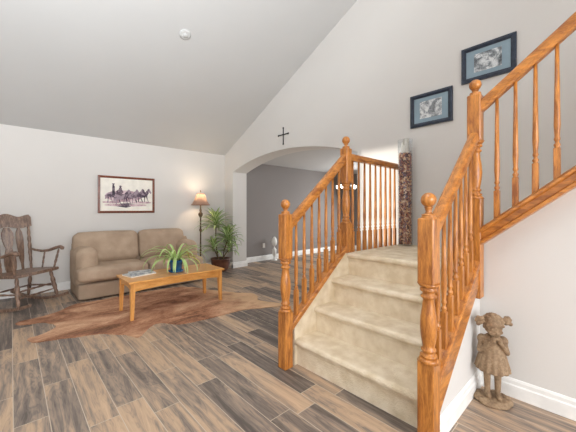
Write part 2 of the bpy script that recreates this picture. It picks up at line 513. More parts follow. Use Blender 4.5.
# baseboards, profile (distance from wall, height)
BBP = [(0, 0), (0.016, 0), (0.016, 0.075), (0.010, 0.083), (0.010, 0.104), (0.004, 0.116), (0, 0.118)]
def baseboard(name, p0, p1, side):
    struct(MB().sweep([(side * a, b) for a, b in BBP], p0, p1).build(name, M['trim']))
baseboard('baseboard_left', (XF, YA, 0), (XB, YA, 0), 1)
baseboard('baseboard_back', (XB, YA, 0), (XB, yc + hw - .016, 0), 1)
baseboard('baseboard_jamb', (XB - .016, yc + hw, 0), (X2 + .016, yc + hw, 0), 1)
baseboard('baseboard_dining', (X2, YA, 0), (XD, YA, 0), 1)
baseboard('baseboard_far', (XD, YA, 0), (XD, 1.7, 0), 1)

# ------------------------------------------------------------------ walls under the stairs
XW = 2.36                                        # wall under the upper flight
def up_z(y): return 1.084 + 0.80 * (0.5756 - y)  # top of the upper stringer
def low_z(x): return 0.345 + 0.78 * (x - 1.60)   # top of the lower stringers
YS, YN = 0.614, 1.676                            # centre lines of right and left balustrade
struct(MB().prism([(-1.9, 0), (YS + .02, 0), (YS + .02, up_z(YS) - .07), (-1.9, up_z(-1.9) - .07)], 'x', XW, XW + .09).build('wall_stair', M['wall']))
sp = [(1.565, 0), (XW, 0), (XW, low_z(XW) - .10), (1.565, low_z(1.565) - .10)]
struct(MB().prism(sp, 'y', YS - .012, YS + .03).build('wall_stair_side', M['wall']))
sp2 = [(1.60, 0), (XB, 0), (XB, 0.79), (2.27, .79), (2.27, low_z(2.27) - .04), (1.60, low_z(1.60) - .04)]
struct(MB().prism(sp2, 'y', YN - .03, YN + .012).build('wall_landing_side', M['carpet']))
baseboard('baseboard_stair', (XW, YS - .012, 0), (XW, -1.9, 0), 1)
baseboard('baseboard_stair_side', (1.57, YS - .012, 0), (XW - .012, YS - .012, 0), 1)

# ------------------------------------------------------------------ staircase
st = thing('staircase', (1.532, 1.145, 0), 'carpeted L-shaped staircase with oak newel posts, handrails and turned balusters', 'staircase')
NOSE = [1.600, 1.823, 2.047, 2.270]
Y0, Y1 = YS + .03, YN - .03
def step_profile(nx, z, zb, back):
    n_ = 10; rb = .026
    arc = [(nx + rb - rb * math.sin(PI * k / n_) ** 1.0, z - rb + rb * -math.cos(PI * k / n_)) for k in range(n_ + 1)]
    return [(nx + .030, zb), (nx + .028, z - .075), (nx + .024, z - .060)] + arc + [(back, z), (back, zb)]
for i, nx in enumerate(NOSE):
    z = 0.2 * (i + 1)
    back = NOSE[i + 1] + .05 if i < 3 else XB
    m = MB().prism(step_profile(nx, z, z - .2 if i else 0.0, back), 'y', Y0, Y1)
    o = m.build('step' if i < 3 else 'landing', M['carpet'], st)
for i in range(6):
    ny = YS - .02 - 0.245 * i; z = 1.0 + .2 * i
    prof = [(-a, b) for a, b in step_profile(-ny, z, z - .2, -ny + .30)]
    MB().prism(prof, 'x', XW + .09, XB).build('step', M['carpet'], st)
# stringers
def cap_prof(w_, t): return [(-w_ / 2, -t), (w_ / 2, -t), (w_ / 2, -.008), (w_ / 2 - .008, 0), (-w_ / 2 + .008, 0), (-w_ / 2, -.008)]
for yy, sgn in ((YN, 1), (YS, -1)):
    m = MB().sweep(cap_prof(.075, .045), (1.57, yy, low_z(1.57)), (2.262, yy, low_z(2.262)))
    a, b = (yy + .012, yy + .032) if sgn > 0 else (yy - .032, yy - .012)
    m.prism([(1.57, low_z(1.57) - .17), (2.262, low_z(2.262) - .17), (2.262, low_z(2.262) - .045), (1.57, low_z(1.57) - .045)], 'y', a, b)
    m.build('stringer', M['oak_x'], st)
usp = [(-.050, -.118), (-.056, -.112), (-.056, -.096), (-.046, -.088), (-.038, -.084), (-.038, -.044), (-.046, -.040), (-.062, -.034), (-.062, -.018), (-.050, -.010), (-.03, 0), (.045, 0), (.045, -.118)]
MB().sweep([(-a, b) for a, b in usp], (2.315, .576, up_z(.576)), (2.315, -1.5, up_z(-1.5))).build('stringer', M['oak_y'], st)

# handrails
hr0 = [(-.022, -.064), (.022, -.064), (.024, -.05), (.030, -.044), (.031, -.018), (.024, -.005), (.012, 0), (-.012, 0), (-.024, -.005), (-.031, -.018), (-.030, -.044), (-.024, -.05)]
hr = [(a, b * 1.36) for a, b in hr0]
def hz(x): return 1.135 + .85 * (x - 1.58)
for yy in (YN, YS):
    MB().sweep(hr, (1.57, yy, hz(1.57)), (2.262, yy, hz(2.262))).build('handrail', M['oak_x'], st)
MB().sweep(hr0, (2.338, YN, 1.73), (XB, YN, 1.73)).build('handrail', M['oak_x'], st)
def uz(y): return 1.935 + .80 * (.575 - y)
MB().sweep(hr, (2.30, .576, uz(.576)), (2.30, -1.5, uz(-1.5))).build('handrail', M['oak_y'], st)

# newel posts: square block, turned middle, square block, collar and ball
TURN = [(.0, .98), (.02, .80), (.035, 1.0), (.055, 1.0), (.07, .72), (.10, .70), (.115, .88), (.135, .88), (.15, .70), (.20, .74), (.32, .92), (.45, 1.0), (.58, .94), (.72, .74), (.80, .66), (.83, .70), (.845, .92), (.87, .92), (.885, .70), (.92, .72), (.935, 1.0), (.965, 1.0), (.98, .80), (1.0, .98)]
def newel(x, y, z0, zb, zt, ztop, zball):
    h = .0405; m = MB()
    m.box((x - h, y - h, z0), (x + h, y + h, zb - .012), .003, 1)
    m.lathe([(h * 1.32, -.014), (h * .98, .006)], (x, y, zb), 24)
    L_ = zt - zb
    m.lathe([(.0405 * r, zb + t * L_) for t, r in TURN], (x, y, 0), 24)
    m.lathe([(h * .98, -.006), (h * 1.32, .014)], (x, y, zt), 24)
    m.box((x - h, y - h, zt + .010), (x + h, y + h, ztop), .006, 1)
    o = m.build('newel_post', M['oak_z'], st)
    rb = .037
    f = MB().lathe([(.036, ztop - .002), (.036, ztop + .006), (.030, ztop + .010), (.034, ztop + .014), (.034, ztop + .018), (.018, ztop + .023), (.0135, ztop + .033), (.018, zball - 2 * rb - .004), (.022, zball - 2 * rb + .003)], (x, y, 0), 20)
    f.ell((x, y, zball - rb), (rb, rb, rb), 20)
    f.build('ball_finial', M['oak_z'], o)
newel(1.532, YN, 0, .44, .815, 1.165, 1.277)
newel(1.532, YS, 0, .455, .818, 1.157, 1.285)
newel(2.30, YN, .80, 1.085, 1.445, 1.77, 1.885)
newel(2.30, YS, .61, 1.285, 1.645, 1.968, 2.077)

# balusters: square foot, turned rings, tapering shaft
def baluster(x, y, z0, z1, blk=.19):
    m = MB(); h = .0155; zt = z0 + blk
    m.box((x - h, y - h, z0 - .012), (x + h, y + h, zt), .0015, 1)
    m.lathe([(h, zt - .004), (.011, zt + .006), (.0155, zt + .014), (.0155, zt + .022), (.010, zt + .030), (.010, zt + .040), (.0145, zt + .048), (.0145, zt + .054), (.0115, zt + .066), (.0155, zt + .13), (.0135, zt + .25), (.0095, z1)], (x, y, 0), 12)
    m.build('baluster', M['oak_z'], st)
for i in range(7):
    x = 1.645 + .0912 * i
    for yy in (YN, YS): baluster(x, yy, low_z(x), hz(x) - .08)
for i in range(9):
    baluster(2.405 + .1035 * i, YN, .80, 1.672)
for i in range(16):
    y = .491 - .0965 * i
    baluster(2.30, y, up_z(y), uz(y) - .08, .17)

# ------------------------------------------------------------------ sofa
sx0, sx1, sy0, sy1 = 0.63, 2.36, 4.60, 5.44
so_ = thing('loveseat', ((sx0 + sx1) / 2, 5.0, 0), 'tan suede two-seat sofa with plump rounded arms against the white wall', 'sofa')
MB().cushion((sx0 + .01, sy0 + .04, .015), (sx1 - .01, sy1, .222), .025, (.004, .006, 0), 10).build('base', M['suede_dark'], so_)
MB().cushion((sx0 + .02, 5.16, .2), (sx1 - .02, sy1, .74), .06, (0, .01, 0), 10).build('back_frame', M['suede'], so_)
xm = 1.50
for a, b, lip in ((sx0 + .0, xm - .008, 0), (xm + .008, sx1, 0)):
    T = Matrix.Translation((0, 0, 0))
    MB().cushion((a, sy0, .248), (b, 5.20, .425), .05, (.004, .012, .018), 14).build('seat_cushion', M['suede'], so_)
for a, b in ((sx0 + .015, xm - .011), (xm + .011, sx1 - .12)):
    T = Matrix.Translation((0, 5.16, .42)) @ Matrix.Rotation(R(-10), 4, 'X') @ Matrix.Translation((0, -5.16, -.42))
    MB().cushion((a, 5.03, .41), (b, 5.25, .86), .075, (.008, .035, .015), 14, T).build('back_cushion', M['suede'], so_)
for a, b in ((sx0, sx0 + .25), (sx1 - .29, sx1 - .02)):
    m = MB().cushion((a, 4.74, .12), (b, sy1 - .03, .672), .09, (.008, .02, .014), 14)
    m.build('armrest', M['suede'], so_)

# ------------------------------------------------------------------ cowhide
hp = [(0.031, 4.221), (0.07, 4.282), (0.184, 4.30), (0.303, 4.33), (0.45, 4.439), (0.58, 4.58), (0.70, 4.575), (1.0, 4.57), (1.4, 4.575), (1.8, 4.55), (2.05, 4.35), (2.16, 4.08),
      (2.269, 3.845), (2.389, 3.626), (2.522, 3.468), (2.485, 3.289), (2.399, 3.165), (2.437, 3.013), (2.515, 2.856), (2.503, 2.785), (2.414, 2.779), (2.195, 2.876), (2.07, 2.954), (1.854, 2.98), (1.66, 2.977), (1.502, 2.999), (1.288, 3.037), (1.21, 3.158), (1.113, 3.229), (0.992, 3.13), (0.873, 2.993), (0.809, 3.123), (0.735, 3.207), (0.657, 3.311), (0.557, 3.372), (0.439, 3.406), (0.332, 3.453), (0.226, 3.488), (0.143, 3.53), (0.112, 3.609), (0.123, 3.671), (0.202, 3.687), (0.282, 3.756), (0.328, 3.833), (0.331, 3.905), (0.286, 4.025), (0.225, 4.093), (0.153, 4.107), (0.068, 4.145)]
rnd = random.Random(5)
# smooth the outline a little and give it a ragged hair edge
sm = []
n = len(hp)
for i in range(n):
    p0, p1, p2, p3 = [Vector(hp[(i + k) % n]) for k in (-1, 0, 1, 2)]
    for t in (0, .33, .66):
        v = 0.5 * ((2 * p1) + (p2 - p0) * t + (2 * p0 - 5 * p1 + 4 * p2 - p3) * t * t + (3 * p1 - p0 - 3 * p2 + p3) * t ** 3)
        sm.append((v.x + rnd.uniform(-.006, .006), v.y + rnd.uniform(-.006, .006)))
o = MB().prism(sm, 'z', 0.0005, 0.006).build('cowhide_rug', M['hide'], loc=(1.3, 3.75, 0))
tag(o, 'brown cowhide rug with ragged leg shapes spread on the plank floor', 'rug')

# ------------------------------------------------------------------ coffee table
tx0, tx1, ty0, ty1, tz = .912, 2.065, 3.45, 3.97, .425
ct = thing('coffee_table', ((tx0 + tx1) / 2, (ty0 + ty1) / 2, 0.006), 'honey pine coffee table with tapered legs standing on the cowhide', 'coffee table')
MB().box((tx0, ty0, tz - .022), (tx1, ty1, tz), .006, 2).build('tabletop', M['pine_x'], ct)
lg = .045; ins = .025
for x, dx in ((tx0 + ins, 1), (tx1 - ins - lg, -1)):
    for y, dy in ((ty0 + ins, 1), (ty1 - ins - lg, -1)):
        m = MB(); ax, bx = (x, x + lg); ay, by = (y, y + lg)
        cx_ = (ax if dx > 0 else ax + .014, bx - .014 if dx > 0 else bx)
        cy_ = (ay if dy > 0 else ay + .014, by - .014 if dy > 0 else by)
        m.box((ax, ay, tz - .13), (bx, by, tz - .022), 0)
        lo4 = [m.bm.verts.new((X, Y, .0065)) for X, Y in ((cx_[0], cy_[0]), (cx_[1], cy_[0]), (cx_[1], cy_[1]), (cx_[0], cy_[1]))]
        hi4 = [m.bm.verts.new((X, Y, tz - .13)) for X, Y in ((ax, ay), (bx, ay), (bx, by), (ax, by))]
        m.bm.faces.new(lo4)
        for i in range(4): m.bm.faces.new((lo4[i], lo4[(i + 1) % 4], hi4[(i + 1) % 4], hi4[i]))
        m.build('leg', M['pine_z'], ct)
def arched(a, b, zt, zl, rise, nseg=14):
    pts = [(a, zt), (a, zl)]
    for i in range(1, nseg): 
        t = i / nseg; pts.append((a + (b - a) * t, zl + rise * math.sin(PI * t) ** 0.6))
    return pts + [(b, zl), (b, zt)]
for y in (ty0 + ins + .008, ty1 - ins - .028):
    MB().prism(arched(tx0 + ins + lg, tx1 - ins - lg, tz - .022, tz - .115, .022), 'y', y, y + .02).build('apron', M['pine_x'], ct)
for x in (tx0 + ins + .008, tx1 - ins - .028):
    MB().prism(arched(ty0 + ins + lg, ty1 - ins - lg, tz - .022, tz - .115, .035), 'x', x, x + .02).build('apron', M['pine_x'], ct)

# magazine on the table
mg = thing('magazine', (1.12, 3.80, tz), 'flat grey blue magazine lying on the left end of the coffee table', 'magazine', rz=R(12))
MB().box((-.15, -.105, .0), (.15, .105, .014), .003, 1).build('pages', M['paper'], mg, world=False)
MB().box((-.152, -.107, .014), (.152, .107, .017), 0).build('cover', M['news'], mg, world=False)
m2 = tag(MB().box((-.13, -.10, 0), (.13, .10, .010), .003, 1).build('folded_newspaper', M['news']), 'folded newspaper lying on top of the grey magazine on coffee table', 'newspaper')
m2.location = (1.15, 3.83, tz + .0172); m2.rotation_euler = (0, 0, R(-4))

# blue pot plant on the table
pp = thing('potted_plant', (1.51, 3.68, tz), 'pale green arching houseplant in a blue pot on the coffee table', 'plant')
MB().lathe([(.075, 0), (.085, .004), (.092, .022), (.084, .022), (.08, .010), (.0, .010)], n=28).build('saucer', M['blue_pot'], pp, world=False)
MB().lathe([(.060, .010), (.070, .05), (.082, .125), (.090, .127), (.092, .150), (.080, .150), (.076, .13), (0, .13)], n=28).build('pot', M['blue_pot'], pp, world=False)
MB().lathe([(.076, .128), (.05, .136), (.0, .138)], n=16, cap=False).build('soil', M['soil'], pp, world=False)
for nm, mt, k0, cnt in (('foliage', 'spider', 0, 34), ('yellowed_foliage', 'spider_y', 1, 5)):
    m = MB(); rr = random.Random(21 + k0)
    for i in range(cnt):
        az = 2 * PI * i / cnt * (1 if k0 == 0 else .3) + rr.uniform(-.25, .25) + (0 if k0 == 0 else -1.0)
        el = R(rr.uniform(24, 72) if k0 == 0 else rr.uniform(28, 45))
        L_ = rr.uniform(.36, .50)
        m.leaf((.02 * math.cos(az), .02 * math.sin(az), .135), az, el, L_, rr.uniform(.026, .040), R(rr.uniform(120, 165)), 11, (9, 9, .006 + .002 * rr.random()))
    m.build(nm, M[mt], pp, world=False, recalc=False)

# ------------------------------------------------------------------ dracaena by the arch
dp = thing('potted_dracaena', (3.01, 5.18, 0), 'tall potted dracaena with drooping striped leaves beside the floor lamp', 'plant')
MB().lathe([(.115, .0), (.125, .008), (.150, .06), (.180, .16), (.182, .215), (.190, .22), (.192, .248), (.178, .25), (.172, .225), (0, .22)], n=32).build('pot', M['terracotta'], dp, world=False)
MB().lathe([(.174, .22), (.1, .232), (.0, .235)], n=20, cap=False).build('soil', M['soil'], dp, world=False)
heads = [((-.04, .02, .22), (-.13, -.05, .90), 52, .52), ((.05, .0, .22), (.09, -.13, .62), 44, .47), ((.0, -.05, .22), (.16, -.06, .42), 24, .36), ((-.06, -.03, .22), (-.20, -.08, .46), 22, .34)]
rr = random.Random(8)
for hi_, (b, t, cnt, LL) in enumerate(heads):
    b, t = Vector(b), Vector(t)
    mid = (b + t) / 2 + Vector((rr.uniform(-.03, .03), .02, 0))
    MB().tube([b, mid, t, t + (t - mid) * .18], [.014, .012, .010, .008], 8).build('cane', M['cane'], dp, world=False)
    m = MB()
    for i in range(cnt):
        u = i / cnt
        az = i * 2.39996 + rr.uniform(-.2, .2)
        el = R(12 + 66 * u)
        z = t.z - .06 + .14 * u
        m.leaf((t.x, t.y, z), az, el, LL * rr.uniform(.75, 1.0) * (1 - .30 * u), .058, R(rr.uniform(80, 130)) * (1 - .5 * u), 8, (.27, .32, .02))
    m.build('foliage', M['dracaena'], dp, world=False, recalc=False)
    m = MB()
    for i in range(7):
        az = i * 2.39996
        m.leaf((t.x, t.y, t.z + .05), az, R(rr.uniform(66, 84)), LL * .45, .036, R(rr.uniform(10, 40)), 6, (.27, .32, .02))
    m.build('new_leaves', M['dracaena_young'], dp, world=False, recalc=False)

# ------------------------------------------------------------------ floor lamp
fl = thing('floor_lamp', (2.64, 5.28, 0), 'lit bronze floor lamp with a pleated bell shade behind the sofa arm', 'floor lamp')
MB().lathe([(.14, 0), (.145, .012), (.12, .03), (.06, .045), (.03, .075), (.022, .10)], n=28).build('base', M['bronze'], fl, world=False)
MB().lathe([(.013, .09), (.013, .40), (.020, .41), (.020, .43), (.013, .44), (.013, .78), (.022, .79), (.024, .82), (.014, .84), (.013, 1.04), (.022, 1.06), (.040, 1.09), (.044, 1.12), (.030, 1.14), (.018, 1.15), (.022, 1.19), (.014, 1.22), (.010, 1.30)], n=16).build('pole', M['bronze'], fl, world=False)
m = MB(); m.tube([(0, 0, 1.30), (0, 0, 1.535)], .004, 6)
for k in range(3):
    a = 2 * PI * k / 3; m.tube([(0, 0, 1.50), (.058 * math.cos(a), .058 * math.sin(a), 1.50)], .0025, 5)
m.build('harp', M['bronze'], fl, world=False)
prof = [(.175, 1.285), (.150, 1.31), (.118, 1.37), (.090, 1.44), (.070, 1.50)]
m = MB(); m.lathe(prof, n=48, mod=lambda a, z: 1 + .012 * math.cos(12 * a), cap=False)
sh = m.build('lamp_shade', M['shade'], fl, world=False)
for r_, z_ in ((.175, 1.285), (.070, 1.50)):
    tr = MB(); tr.tube([(r_ * math.cos(2 * PI * k / 36), r_ * math.sin(2 * PI * k / 36), z_) for k in range(37)], .005, 6)
    tr.build('trim', M['mahogany'], sh, world=False)
MB().ell((0, 0, 1.40), (.025, .025, .035), 10).build('bulb', M['lamp_bulb'], fl, world=False)
MB().lathe([(.005, 1.53), (.010, 1.54), (.013, 1.55), (.004, 1.57)], n=10).build('finial', M['bronze'], fl, world=False)
ld = bpy.data.lights.new('lamp_light', 'POINT'); ld.energy = 6; ld.color = (1, .80, .55); ld.shadow_soft_size = .05
lo_ = bpy.data.objects.new('lamp_light', ld); lo_.location = (2.64, 5.28, 1.46); C.objects.link(lo_)

# ------------------------------------------------------------------ rocking chair (local: +x is forward)
rc = thing('rocking_chair', (.09, 5.02, 0), 'worn brown wooden rocking chair with turned spindles left of the sofa', 'rocking chair', rz=R(-48))
def turned(p0, p1, r, beads=3, n=10, k=28):
    p0, p1 = Vector(p0), Vector(p1); pts, rad = [], []
    for i in range(k + 1):
        t = i / k; pts.append(p0.lerp(p1, t))
        e = .62 + .38 * math.sin(PI * t)
        b = abs(math.sin(PI * t * (beads + 1)))
        rad.append(r * (e * (.72 + .28 * b)))
    return MB().tube(pts, rad, n)
WD = M['rocker']
# seat with scooped front
spn = [(.25, -.27), (.265, 0), (.25, .27), (-.2, .225), (-.225, 0), (-.2, -.225)]
T = Matrix.Translation((0, 0, .405)) @ Matrix.Rotation(R(-3), 4, 'Y')
m = MB()
m.prism([(.255, -.285), (.27, -.14), (.272, .14), (.255, .285), (.235, .295), (-.165, .275), (-.175, .1), (-.175, -.1), (-.165, -.275), (.235, -.295)], 'z', -.018, .018, T)
bmesh.ops.bevel(m.bm, geom=[e for e in m.bm.edges], offset=.006, segments=2, affect='EDGES')
m.build('seat', WD, rc, world=False)
def rock_z(x): return .62 - math.sqrt(max(0, 1.15 ** 2 - (x + .02) ** 2)) + .53 
for s in (-1, 1):
    pts = [(-.42 + .82 * i / 18, s * .262) for i in range(19)]
    mm = MB(); top, bot = [], []
    for x, y in pts:
        z = 1.15 - math.sqrt(1.15 ** 2 - (x - .0) ** 2)
        bot.append((x, z + .002)); top.append((x, z + .038))
    mm.prism(bot + top[::-1], 'y', s * .262 - .016, s * .262 + .016).build('rocker', WD, rc, world=False)
    zf = 1.15 - math.sqrt(1.15 ** 2 - .25 ** 2) + .034; zr = 1.15 - math.sqrt(1.15 ** 2 - .17 ** 2) + .034
    turned((.25, s * .262, zf), (.185, s * .225, .40), .027, 3).build('leg', WD, rc, world=False)
    turned((-.17, s * .262, zr), (-.115, s * .245, .385), .024, 3).build('leg', WD, rc, world=False)
    turned((.225, s * .248, .20), (-.145, s * .253, .19), .014, 2).build('stretcher', WD, rc, world=False)
    # back post
    turned((-.125, s * .262, .40), (-.205, s * .290, 1.03), .022, 6, 10, 44).build('back_post', WD, rc, world=False)
    # arm with a scrolled end
    ap = [(-.155, s * .278, .675), (-.09, s * .285, .655), (.0, s * .292, .640), (.10, s * .300, .652), (.19, s * .305, .685), (.25, s * .305, .700), (.285, s * .305, .685), (.285, s * .305, .662)]
    MB().tube(ap, [.020, .023, .026, .030, .034, .036, .032, .020], 10, (1.0, .62)).build('armrest', WD, rc, world=False)
    turned((.20, s * .262, .415), (.235, s * .303, .670), .016, 3).build('arm_spindle', WD, rc, world=False)
    turned((.035, s * .258, .41), (.04, s * .294, .645), .013, 3).build('arm_spindle', WD, rc, world=False)
turned((.215, -.235, .23), (.215, .235, .23), .013, 3).build('stretcher', WD, rc, world=False)
turned((.215, -.24, .15), (.215, .24, .15), .013, 3).build('stretcher', WD, rc, world=False)
turned((-.14, -.25, .19), (-.14, .25, .19), .013, 3).build('stretcher', WD, rc, world=False)
# splats and crest lie in the leaning plane of the back
TB_ = Matrix.Translation((-.125, 0, .40)) @ Matrix(((1, 0, -.127, 0), (0, 1, 0, 0), (0, 0, 1, 0), (0, 0, 0, 1)))
def splat(y, prof):
    poly = [(y + wd, z) for wd, z in prof] + [(y - wd, z) for wd, z in reversed(prof)]
    MB().prism(poly, 'x', -.007, .007, TB_).build('splat', WD, rc, world=False)
arrow = [(.012, 0), (.015, .10), (.028, .16), (.040, .30), (.047, .42), (.038, .50), (.018, .545), (.013, .57)]
urn = [(.045, 0), (.066, .05), (.075, .13), (.070, .20), (.045, .27), (.036, .31), (.055, .36), (.072, .44), (.070, .50), (.045, .55), (.030, .57)]
splat(-.15, arrow); splat(.15, arrow); splat(0, urn)
cr = []
for i in range(25):
    y = -.325 + .65 * i / 24; u = abs(y) / .325
    cr.append((y, .715 + .018 * math.cos(u * PI * 2.0) + .012 * (1 - u) - (.035 if u > .97 else 0)))
lo = [(y, .565 + .012 * math.cos(abs(y) / .325 * PI * 2)) for y, _ in cr]
m = MB().prism(cr + lo[::-1], 'x', -.013, .013, TB_)
m.build('crest_rail', WD, rc, world=False)

# ------------------------------------------------------------------ pictures
def ring(m, P, a0, a1, b0, b1, wd, d0, d1):
    """frame of four mitred pieces; P(a, b, depth) -> point"""
    O = [(a0, b0), (a1, b0), (a1, b1), (a0, b1)]; I = [(a0 + wd, b0 + wd), (a1 - wd, b0 + wd), (a1 - wd, b1 - wd), (a0 + wd, b1 - wd)]
    Md = [((o[0] + i[0]) / 2, (o[1] + i[1]) / 2) for o, i in zip(O, I)]
    for k in range(4):
        j = (k + 1) % 4
        rows = [[P(*O[q], d0) for q in (k, j)], [P(*O[q], d1 * .8) for q in (k, j)], [P(*Md[q], d1) for q in (k, j)], [P(*I[q], d1 * .6) for q in (k, j)], [P(*I[q], d0) for q in (k, j)]]
        V = [[m.bm.verts.new(p) for p in r] for r in rows]
        for A, B in zip(V, V[1:]): m.bm.faces.new((A[0], A[1], B[1], B[0]))
    return m
def wall_b_picture(y0, y1, z0, z1, mat_w, sk, label):
    t = thing('framed_picture', (XB, (y0 + y1) / 2, z0), label, 'picture', 'framed sketches up the stair wall')
    P = lambda a, b, d: Vector((XB - d, a, b))
    ring(MB(), P, y0, y1, z0, z1, .042, .001, .026).build('frame', M['navy'], t)
    MB().box((XB - .010, y0 + .038, z0 + .038), (XB - .002, y1 - .038, z1 - .038)).build('mount', M['mat_blue'], t)
    MB().box((XB - .0125, y0 + mat_w[0], z0 + mat_w[1]), (XB - .0105, y1 - mat_w[0], z1 - mat_w[1])).build('print', M[sk], t)
wall_b_picture(1.086, 1.524, 2.112, 2.468, (.105, .085), 'sketch', 'smaller navy framed pencil sketch on the stair wall, the lower left one')
wall_b_picture(.559, 1.003, 2.447, 2.792, (.11, .085), 'sketch_b', 'navy framed pencil sketch on the stair wall, the higher one by the rail')

hpz = thing('framed_picture', (1.444, YA, 1.143), 'brown framed picture of a horse team on the wall above the sofa', 'picture')
PA = lambda a, b, d: Vector((a, YA - d, b))
ring(MB(), PA, 1.010, 1.878, 1.143, 1.749, .035, .001, .028).build('frame', M['mahogany'], hpz)
MB().box((1.042, YA - .010, 1.175), (1.846, YA - .002, 1.717)).build('paper', M['paper'], hpz)
# loose generic brush sketch of riders and horses
def blob(m, pts, d=[0]):
    d[0] += 1; e = d[0] * .00001
    m.prism([(1.444 + a * 1.1, 1.45 + b * 1.3) for a, b in pts], 'y', YA - .0108 - e, YA - .0102)
def ov(cx_, cz_, rx, rz_, rot=0, n=14):
    return [(cx_ + rx * math.cos(a) * math.cos(rot) - rz_ * math.sin(a) * math.sin(rot), cz_ + rx * math.cos(a) * math.sin(rot) + rz_ * math.sin(a) * math.cos(rot)) for a in [2 * PI * k / n for k in range(n)]]
m = MB()
blob(m, ov(-.05, -.02, .26, .075)); blob(m, ov(-.02, -.135, .30, .018)); blob(m, ov(.18, -.10, .17, .014)); blob(m, ov(-.22, -.10, .12, .016))
m.build('ground_wash', M['ink_pink'], hpz)
m = MB()
for hx, hz_, sc in ((-.20, -.005, 1.0), (-.085, -.03, 1.05), (.04, -.015, .95), (.13, .0, .9), (.215, .0, .95)):
    blob(m, ov(hx, hz_, .075 * sc, .036 * sc, .08))
    blob(m, [(hx + q * sc, hz_ + r_ * sc) for q, r_ in ((.02, .02), (.07, -.02), (.098, .035), (.112, .062), (.085, .078), (.06, .06))])
    blob(m, [(hx + q * sc, hz_ + r_ * sc) for q, r_ in ((.078, .086), (.088, .05), (.128, .022), (.142, .034), (.112, .082), (.098, .094))])
    for k, q in enumerate((-.06, -.04, .035, .055)):
        f = .035 if k % 2 else -.012
        blob(m, [(hx + (q - .010) * sc, hz_), (hx + (q + .014) * sc, hz_), (hx + (q + f * .5 + .008) * sc, hz_ - .06 * sc), (hx + (q + f + .010) * sc, hz_ - .10 * sc), (hx + (q + f) * sc, hz_ - .10 * sc), (hx + (q + f * .5 - .004) * sc, hz_ - .06 * sc)])
    blob(m, [(hx - .06 * sc, hz_ + .025), (hx - .10 * sc, hz_ - .01), (hx - .105 * sc, hz_ - .06), (hx - .085 * sc, hz_ - .05), (hx - .06 * sc, hz_)])
m.build('horses', M['ink'], hpz)
for hx, hz_, h in ((-.195, .03, .135), (-.10, .03, .10)):
    m = MB()
    blob(m, [(hx - .018, hz_ - .04), (hx + .022, hz_ - .05), (hx + .018, hz_ + h * .55), (hx - .014, hz_ + h * .62)])
    blob(m, ov(hx, hz_ + h * .68, .012, .017)); blob(m, ov(hx, hz_ + h * .76, .020, .006))
    m.build('rider', M['ink_dark'], hpz)
m = MB()
blob(m, [(-.16, -.15), (-.02, -.17), (.05, -.15), (.0, -.13), (.11, -.12), (.0, -.11), (-.14, -.12), (-.06, -.135)])
m.build('brush_strokes', M['ink_dark'], hpz)

# wall cross
wc = thing('wall_cross', (XB, 3.68, 2.42), 'small thin black cross on the wall above the arch', 'cross')
m = MB(); m.box((XB - .014, 3.672, 2.288), (XB - .001, 3.688, 2.553), .003, 1); m.ell((XB - .008, 3.68, 2.553), (.008, .017, .017), 8); m.ell((XB - .008, 3.68, 2.288), (.008, .017, .017), 8)
m.build('upright', M['iron'], wc)
m = MB(); m.box((XB - .016, 3.56, 2.436), (XB - .002, 3.80, 2.452), .003, 1); m.ell((XB - .008, 3.56, 2.443), (.008, .017, .017), 8); m.ell((XB - .008, 3.80, 2.443), (.008, .017, .017), 8)
m.build('crossbar', M['iron'], wc)

# smoke alarm on the sloping ceiling
nrm = Vector((0, -SL, -1)).normalized()
sa = Vector((1.548, 3.502, ceil_z(3.502)))
T = Matrix.Translation(sa) @ nrm.to_track_quat('Z', 'Y').to_matrix().to_4x4()
sm_ = thing('smoke_alarm', sa, 'round white smoke alarm on the sloping ceiling', 'smoke alarm')
MB().lathe([(.068, .0), (.068, .012), (.060, .020), (.052, .024)], n=32, T=T).build('housing', M['ceiling'], sm_)
MB().lathe([(.034, .022), (.030, .032), (.010, .034)], n=24, T=T).build('grille', M['ceiling'], sm_)

# ------------------------------------------------------------------ tall glass vase on the landing
vx, vy = 3.20, 1.535
vz = .8
gv = thing('glass_vase', (vx, vy, vz), 'tall clear glass cylinder vase standing on the carpeted landing by the rail', 'vase')
MB().lathe([(.078, 0), (.078, 1.17), (.074, 1.17), (.074, .016), (0, .016)], n=40, c=(vx, vy, vz + .001), cap=False).build('glass', M['glass'], gv)
rr = random.Random(3)
m = MB()
m.lathe([(.0, .018), (.066, .018)] + [(.066, .018 + 1.0 * i / 30) for i in range(31)] + [(.0, 1.03)], n=20, c=(vx, vy, vz), cap=False, mod=lambda a, z: 1 + .03 * math.sin(a * 5 + z * 60))
for i in range(420):
    a = rr.uniform(0, 2 * PI); r_ = .060 + rr.uniform(-.006, .004); z = vz + .03 + rr.uniform(0, 1.0)
    T = Matrix.Rotation(rr.uniform(0, 3), 4, Vector((rr.random(), rr.random(), rr.random())).normalized())
    m.ell((vx + r_ * math.cos(a), vy + r_ * math.sin(a), z), (.011, .009, .004), 6, T)
o = m.build('potpourri', M['petals'], loc=(vx, vy, vz + .018)); o['kind'] = 'stuff'
tag(o, 'reddish brown dried petals and bark filling the tall glass vase', 'potpourri')
m = MB()
